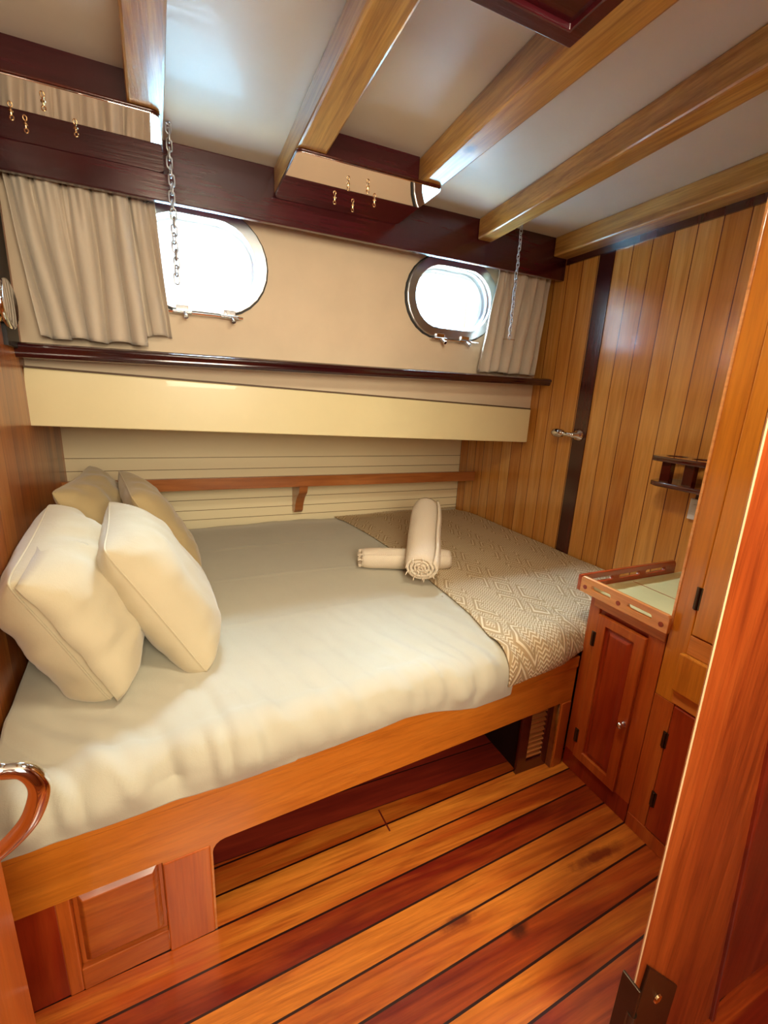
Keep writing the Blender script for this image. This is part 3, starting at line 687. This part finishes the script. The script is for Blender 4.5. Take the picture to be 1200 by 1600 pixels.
# P2: smooth pillow at the front right of the group
pillow('pillow', [(0.020, 1.130, Z0-0.008), (-0.205, 1.215, 0.905), (-0.245, 1.66, 0.935), (-0.02, 1.62, Z0)], 0.225, m_pil, 'plump white pillow leaning in front of the others, nearest the middle of the bed', 5.1, 0.8, 0.08, back=0.8)
pillow('pillow', [(0.005, 1.72, Z0-0.008), (-0.19, 1.74, 0.925), (-0.275, 2.16, 0.955), (-0.055, 2.16, Z0)], 0.18, m_pil2, 'beige pillow directly behind the plump white one', 8.3, 1.2, 0.10, back=0.7)
pillow('pillow', [(-0.235, 1.74, Z0), (-0.425, 1.76, 0.945), (-0.385, 2.24, 0.965), (-0.20, 2.22, Z0)], 0.19, m_pil2, 'wrinkled beige pillow farthest back in the left corner', 12.9, 1.6, 0.10, back=0.5)

# towels
def towel(p0, p1, r, label, seed, turns=4.1):
    p0, p1 = Vector(p0), Vector(p1); ax = (p1-p0).normalized(); L = (p1-p0).length
    s = ax.cross(Vector((0, 0, 1))).normalized(); u = s.cross(ax)
    root = thing('towel_roll', (p0+p1)/2 - Vector((0, 0, r)), label, 'towel', 'rolled towels on the bed')
    bm = bmesh.new(); uvl = bm.loops.layers.uv.new('uv'); uv = {}
    n = int(turns*36); prof = []
    for k in range(n+1):
        a = 2*math.pi*turns*k/n; rr = r*(0.10+0.90*k/n); prof.append((a, rr))
    rows = []; m = 26
    for j in range(m+1):
        t_ = j/m; row = []
        taper = 1 - 0.16*(abs(2*t_-1)**8)
        for k, (a, rr) in enumerate(prof):
            off = 0.010*noise.noise(Vector((a*0.25, seed, 0))) * (1 if t_ < 0.5 else -1)*abs(2*t_-1)
            q = rr*taper*(1+0.05*noise.noise(Vector((math.cos(a)*1.5, math.sin(a)*1.5, t_*4+seed))))
            p = p0 + ax*(L*t_ + off) + s*math.cos(a)*q + u*math.sin(a)*q*0.93
            vv = bm.verts.new(p); uv[vv] = (a*r, L*t_); row.append(vv)
        rows.append(row)
    for j in range(m):
        for k in range(n): bm.faces.new((rows[j][k], rows[j][k+1], rows[j+1][k+1], rows[j+1][k]))
    for f in bm.faces:
        for lp in f.loops: lp[uvl].uv = uv[lp.vert]
    o = obj('rolled_cloth', bm, m_towel, root, smooth=True)
    so = o.modifiers.new('solid', 'SOLIDIFY'); so.thickness = 0.011; so.offset = -1
    bm = bmesh.new()
    for k in range(0, n, 4):
        a, rr = prof[k]; b = p0 + ax*0.0 + (s*math.cos(a) + u*math.sin(a)*0.93)*rr*0.84
        d = -ax*0.013 + Vector((random.uniform(-1, 1), random.uniform(-1, 1), random.uniform(-1, 0.3)))*0.005
        tube(bm, [b+ax*0.004, b+d*0.6, b+d], [0.0026, 0.0022, 0.0012], 5)
    obj('fringe', bm, m_towel, root)
    return root
towel((0.685, 1.735, 0.607), (1.065, 1.605, 0.607), 0.056, 'rolled cream towel lying crosswise on the edge of the throw', 1.0)
towel((0.835, 1.46, 0.640), (1.07, 1.86, 0.790), 0.080, 'rolled cream towel with fringed end, resting on top of the crosswise roll', 4.0)

# ------------------------------------------------------------ bedside cabinet
cab = thing('bedside_cabinet', (1.5, 0.84, 0), 'teak bedside cabinet with a raised panel door and a fiddle-edged tray top', 'cabinet')
XF = 1.232
obj('cabinet_body', bx(XF+0.008, 1.768, 0.710, 0.965, 0.0, 0.690), m_red, cab)
def face(name, y0, y1, z0, z1, dx0, dx1, mat, parent=cab, bevel=0.002): return obj(name, bx(XF-dx1, XF-dx0, y0, y1, z0, z1), mat, parent, bevel)
face('stile', 0.935, 0.975, 0.0, 0.69, -0.02, 0.0, m_cab)
face('stile', 0.708, 0.760, 0.0, 0.69, -0.02, 0.0, m_cab)
face('top_rail', 0.708, 0.958, 0.655, 0.692, -0.012, 0.004, m_caby)
face('bottom_rail', 0.708, 0.975, 0.0, 0.075, -0.02, 0.001, m_red)
# door
dj = []
def door(y0, y1, z0, z1, sw, mat, parent, knob=None, xo=0.0, prow=True):
    d = prism('door', [(y0, z0), (y1, z0), (y1, z1), (y0, z1)], [[(y0+sw, z0+sw), (y1-sw, z0+sw), (y1-sw, z1-sw*0.9), (y0+sw, z1-sw*0.9)]],
              ((XF-0.006-xo, 0, 0), (0, 1, 0), (0, 0, 1)), 0.016, mat, parent, 0.0025)
    bm = bmesh.new(); a0, a1, c0, c1, b = y0+sw-0.001, y1-sw+0.001, z0+sw-0.001, z1-sw*0.9+0.001, 0.016
    P0 = [(a0, c0), (a1, c0), (a1, c1), (a0, c1)]
    rings = []
    for ins, dx in ((0, 0.004), (0.006, 0.001), (0.006+b, 0.011)):
        rings.append([bm.verts.new((XF-dx-xo, y, z)) for y, z in ((a0+ins, c0+ins), (a1-ins, c0+ins), (a1-ins, c1-ins), (a0+ins, c1-ins))])
    for A, B in zip(rings, rings[1:]):
        for k in range(4): bm.faces.new((A[k], A[(k+1) % 4], B[(k+1) % 4], B[k]))
    bm.faces.new(rings[-1]); bm.faces.new(rings[0])
    p = obj('raised_panel', bm, m_red, None, 0.0015); p.parent = d
    return d
d = door(0.757, 0.928, 0.078, 0.640, 0.034, m_cab, cab)
bm = bmesh.new(); lathe(bm, [(0, 0.009), (0.003, 0.009), (0.006, 0.005), (0.014, 0.005), (0.018, 0.010), (0.024, 0.009), (0.027, 0.0)], (XF-0.014, 0.768, 0.335), (-1, 0, 0), 18)
p = obj('knob', bm, m_chrome, None, smooth=True); p.parent = d; p['label'] = 'chrome knob'
def hinge(y, z, parent, hh=0.026, xo=0.0):
    bm = bmesh.new(); tube(bm, [(XF-0.017-xo, y, z-hh), (XF-0.017-xo, y, z+hh)], 0.004, 10)
    box(bm, XF-0.016-xo, XF-0.013-xo, y-0.008, y+0.008, z-hh, z+hh)
    return obj('hinge', bm, m_bronze, parent, 0.001)
hinge(0.930, 0.548, cab); hinge(0.926, 0.165, cab)
# tray top with fiddles
obj('tray_top', bx(1.216, 1.767, 0.709, 1.0, 0.690, 0.700), m_tray, cab)
bm = bx(1.45, 1.453, 0.740, 0.99, 0.6995, 0.7012); obj('tray_joint', bm, m_shelf, cab)
def slot(c0, c1, z, r=0.0075):
    pts = []
    for i in range(9): a = -math.pi/2 + math.pi*i/8; pts.append((c1-r+r*math.cos(a), z+r*math.sin(a)))
    for i in range(9): a = math.pi/2 + math.pi*i/8; pts.append((c0+r+r*math.cos(a), z+r*math.sin(a)))
    return pts
fo = [(0.695, 0.694), (1.003, 0.694), (1.003, 0.742), (0.997, 0.749), (0.701, 0.749), (0.695, 0.742)]
prism('front_fiddle', fo, [slot(0.745, 0.825, 0.722), slot(0.885, 0.960, 0.722)], ((1.210, 0, 0), (0, 1, 0), (0, 0, 1)), 0.014, m_fiddle, cab, 0.002)
fo = [(1.203, 0.694), (1.700, 0.694), (1.700, 0.735), (1.690, 0.749), (1.203, 0.749)]
prism('side_fiddle', fo, [slot(1.24, 1.36, 0.722), slot(1.39, 1.50, 0.722), slot(1.53, 1.64, 0.722)], ((0, 1.010, 0), (1, 0, 0), (0, 0, 1)), 0.014, m_fiddx, cab, 0.002)
for y in (0.715, 0.855, 0.983):
    bm = bmesh.new(); lathe(bm, [(0, 0.0075), (0.0015, 0.0075), (0.002, 0.0)], (1.203, y, 0.715), (-1, 0, 0), 16); obj('plug', bm, m_red, cab)

# ------------------------------------------------------------ wardrobe
wd = thing('wardrobe', (1.5, 0.53, 0), 'tall orange teak wardrobe between the bedside cabinet and the doorway', 'wardrobe')
obj('carcass', bx(XF+0.006, 1.768, 0.345, 0.705, 0, 1.998), m_ward, wd)
face('corner_stile', 0.648, 0.706, 0.49, 1.998, -0.02, 0.0, m_ward, wd, 0.003)
face('edge_bead', 0.700, 0.708, 0.70, 1.998, -0.012, 0.003, m_fiddle, wd, 0.002)
ud = face('door', 0.350, 0.645, 0.716, 1.94, -0.012, 0.005, m_ward, wd, 0.003)
bm = bx(XF-0.013, XF-0.004, 0.585, 0.592, 0.76, 1.88); p = obj('molding', bm, m_ward, None, 0.003); p.parent = ud
face('upper_rail', 0.350, 0.648, 0.655, 0.712, -0.012, 0.002, m_caby, wd)
dw = face('drawer', 0.360, 0.657, 0.540, 0.656, 0.0, 0.018, m_ward, wd, 0.004)
face('lower_rail', 0.350, 0.655, 0.495, 0.536, -0.012, 0.003, m_caby, wd)
ld = face('door', 0.350, 0.645, 0.055, 0.490, -0.012, 0.004, m_red, wd, 0.003)
face('dim_lower_stile', 0.648, 0.706, 0.0, 0.49, -0.02, 0.0, m_cab, wd, 0.001)  # stile's foot in redder wood: the dim light down here put into the colour
face('plinth', 0.350, 0.706, 0.0, 0.05, -0.012, 0.002, m_cab, wd)
hinge(0.650, 0.82, wd, 0.032, -0.010); hinge(0.648, 0.372, wd, 0.026, -0.010); hinge(0.640, 0.165, wd, 0.026, -0.010)

# ------------------------------------------------------------ cup rack and socket on the right wall
rk = thing('cup_rack', (1.71, 1.08, 1.0), 'dark mahogany cup rack with round holes on the right wall above the tray', 'rack')
def plate(name, z):
    x0, x1, y0, y1 = 1.625, 1.768, 0.85, 1.120
    out = [(x1, y0), (x1, y1)] + [(x0+0.064+0.064*math.cos(math.radians(a)), y1-0.0+0.03*math.sin(math.radians(a))) for a in (30, 60, 90, 120, 150)] + [(x0, y1-0.01), (x0, y0)]
    def circ(cy): return [(1.700+0.036*math.cos(k*math.pi/12), cy+0.036*math.sin(k*math.pi/12)) for k in range(24)]
    prism(name, out, [circ(1.085), circ(0.990)], ((0, 0, z), (1, 0, 0), (0, 1, 0)), 0.019, m_rack, rk, 0.004)
plate('top_plate', 1.128); 
prism('bottom_plate', [(1.768, 0.85), (1.768, 1.13), (1.70, 1.15), (1.645, 1.135), (1.625, 1.10), (1.625, 0.85)], [], ((0, 0, 1.033), (1, 0, 0), (0, 1, 0)), 0.019, m_rack, rk, 0.004)
for y in (1.085, 1.000): obj('upright', bx(1.645, 1.672, y-0.018, y+0.018, 1.041, 1.120), m_rack, rk, 0.002)
obj('back_plate', bx(1.752, 1.768, 0.92, 1.02, 0.98, 1.04), m_rack, rk, 0.002)
sk = thing('wall_socket', (1.765, 1.02, 0.9), 'white plastic socket on the right wall below the cup rack', 'socket')
obj('plate', bx(1.750, 1.768, 0.955, 1.035, 0.905, 0.985), m_white, sk, 0.003)
obj('rocker', bx(1.747, 1.753, 0.975, 1.020, 0.925, 0.965), m_white, sk, 0.002)

# round lamp on the left wall
lp = thing('wall_lamp', (-0.47, 1.70, 1.43), 'round brass and chrome lamp on the left wall beside the curtain', 'lamp')
X0 = xl(1.70)
bm = bmesh.new(); lathe(bm, [(0, 0.050), (0.008, 0.050), (0.012, 0.040), (0.020, 0.038), (0.024, 0.055)], (X0+0.001, 1.70, 1.51), (1, 0, 0)); obj('base', bm, m_brass, lp, smooth=True)
bm = bmesh.new(); lathe(bm, [(0.023, 0.064), (0.027, 0.068), (0.033, 0.068), (0.037, 0.060), (0.038, 0.0)], (X0+0.001, 1.70, 1.51), (1, 0, 0)); obj('rim', bm, m_chrome, lp, smooth=True)

# ------------------------------------------------------------ outside
bm = bmesh.new(); v = [bm.verts.new(p) for p in ((-400, 2.6, 0.2), (400, 2.6, 0.2), (400, 600, 0.2), (-400, 600, 0.2))]; bm.faces.new(v)
tag(obj('sea', bm, m_sea), 'teal sea water seen through the portholes', 'water', kind='stuff')
bm = bmesh.new(); top = []; bot = []
for k in range(81):
    x = -200 + 5*k; hgt = 34 + 8*noise.noise(Vector((k*0.33, 1, 0))) + 5*noise.noise(Vector((k*1.3, 4, 0)))
    top.append((x, max(1.5, hgt)))
g = []
for x, hh2 in top: g.append([bm.verts.new((x, 160, 0)), bm.verts.new((x, 172, hh2*0.6)), bm.verts.new((x, 190, hh2)), bm.verts.new((x, 230, 0))])
for A, B in zip(g, g[1:]):
    for k in range(3): bm.faces.new((A[k], B[k], B[k+1], A[k+1]))
struct(obj('shore', bm, m_hill, smooth=True))
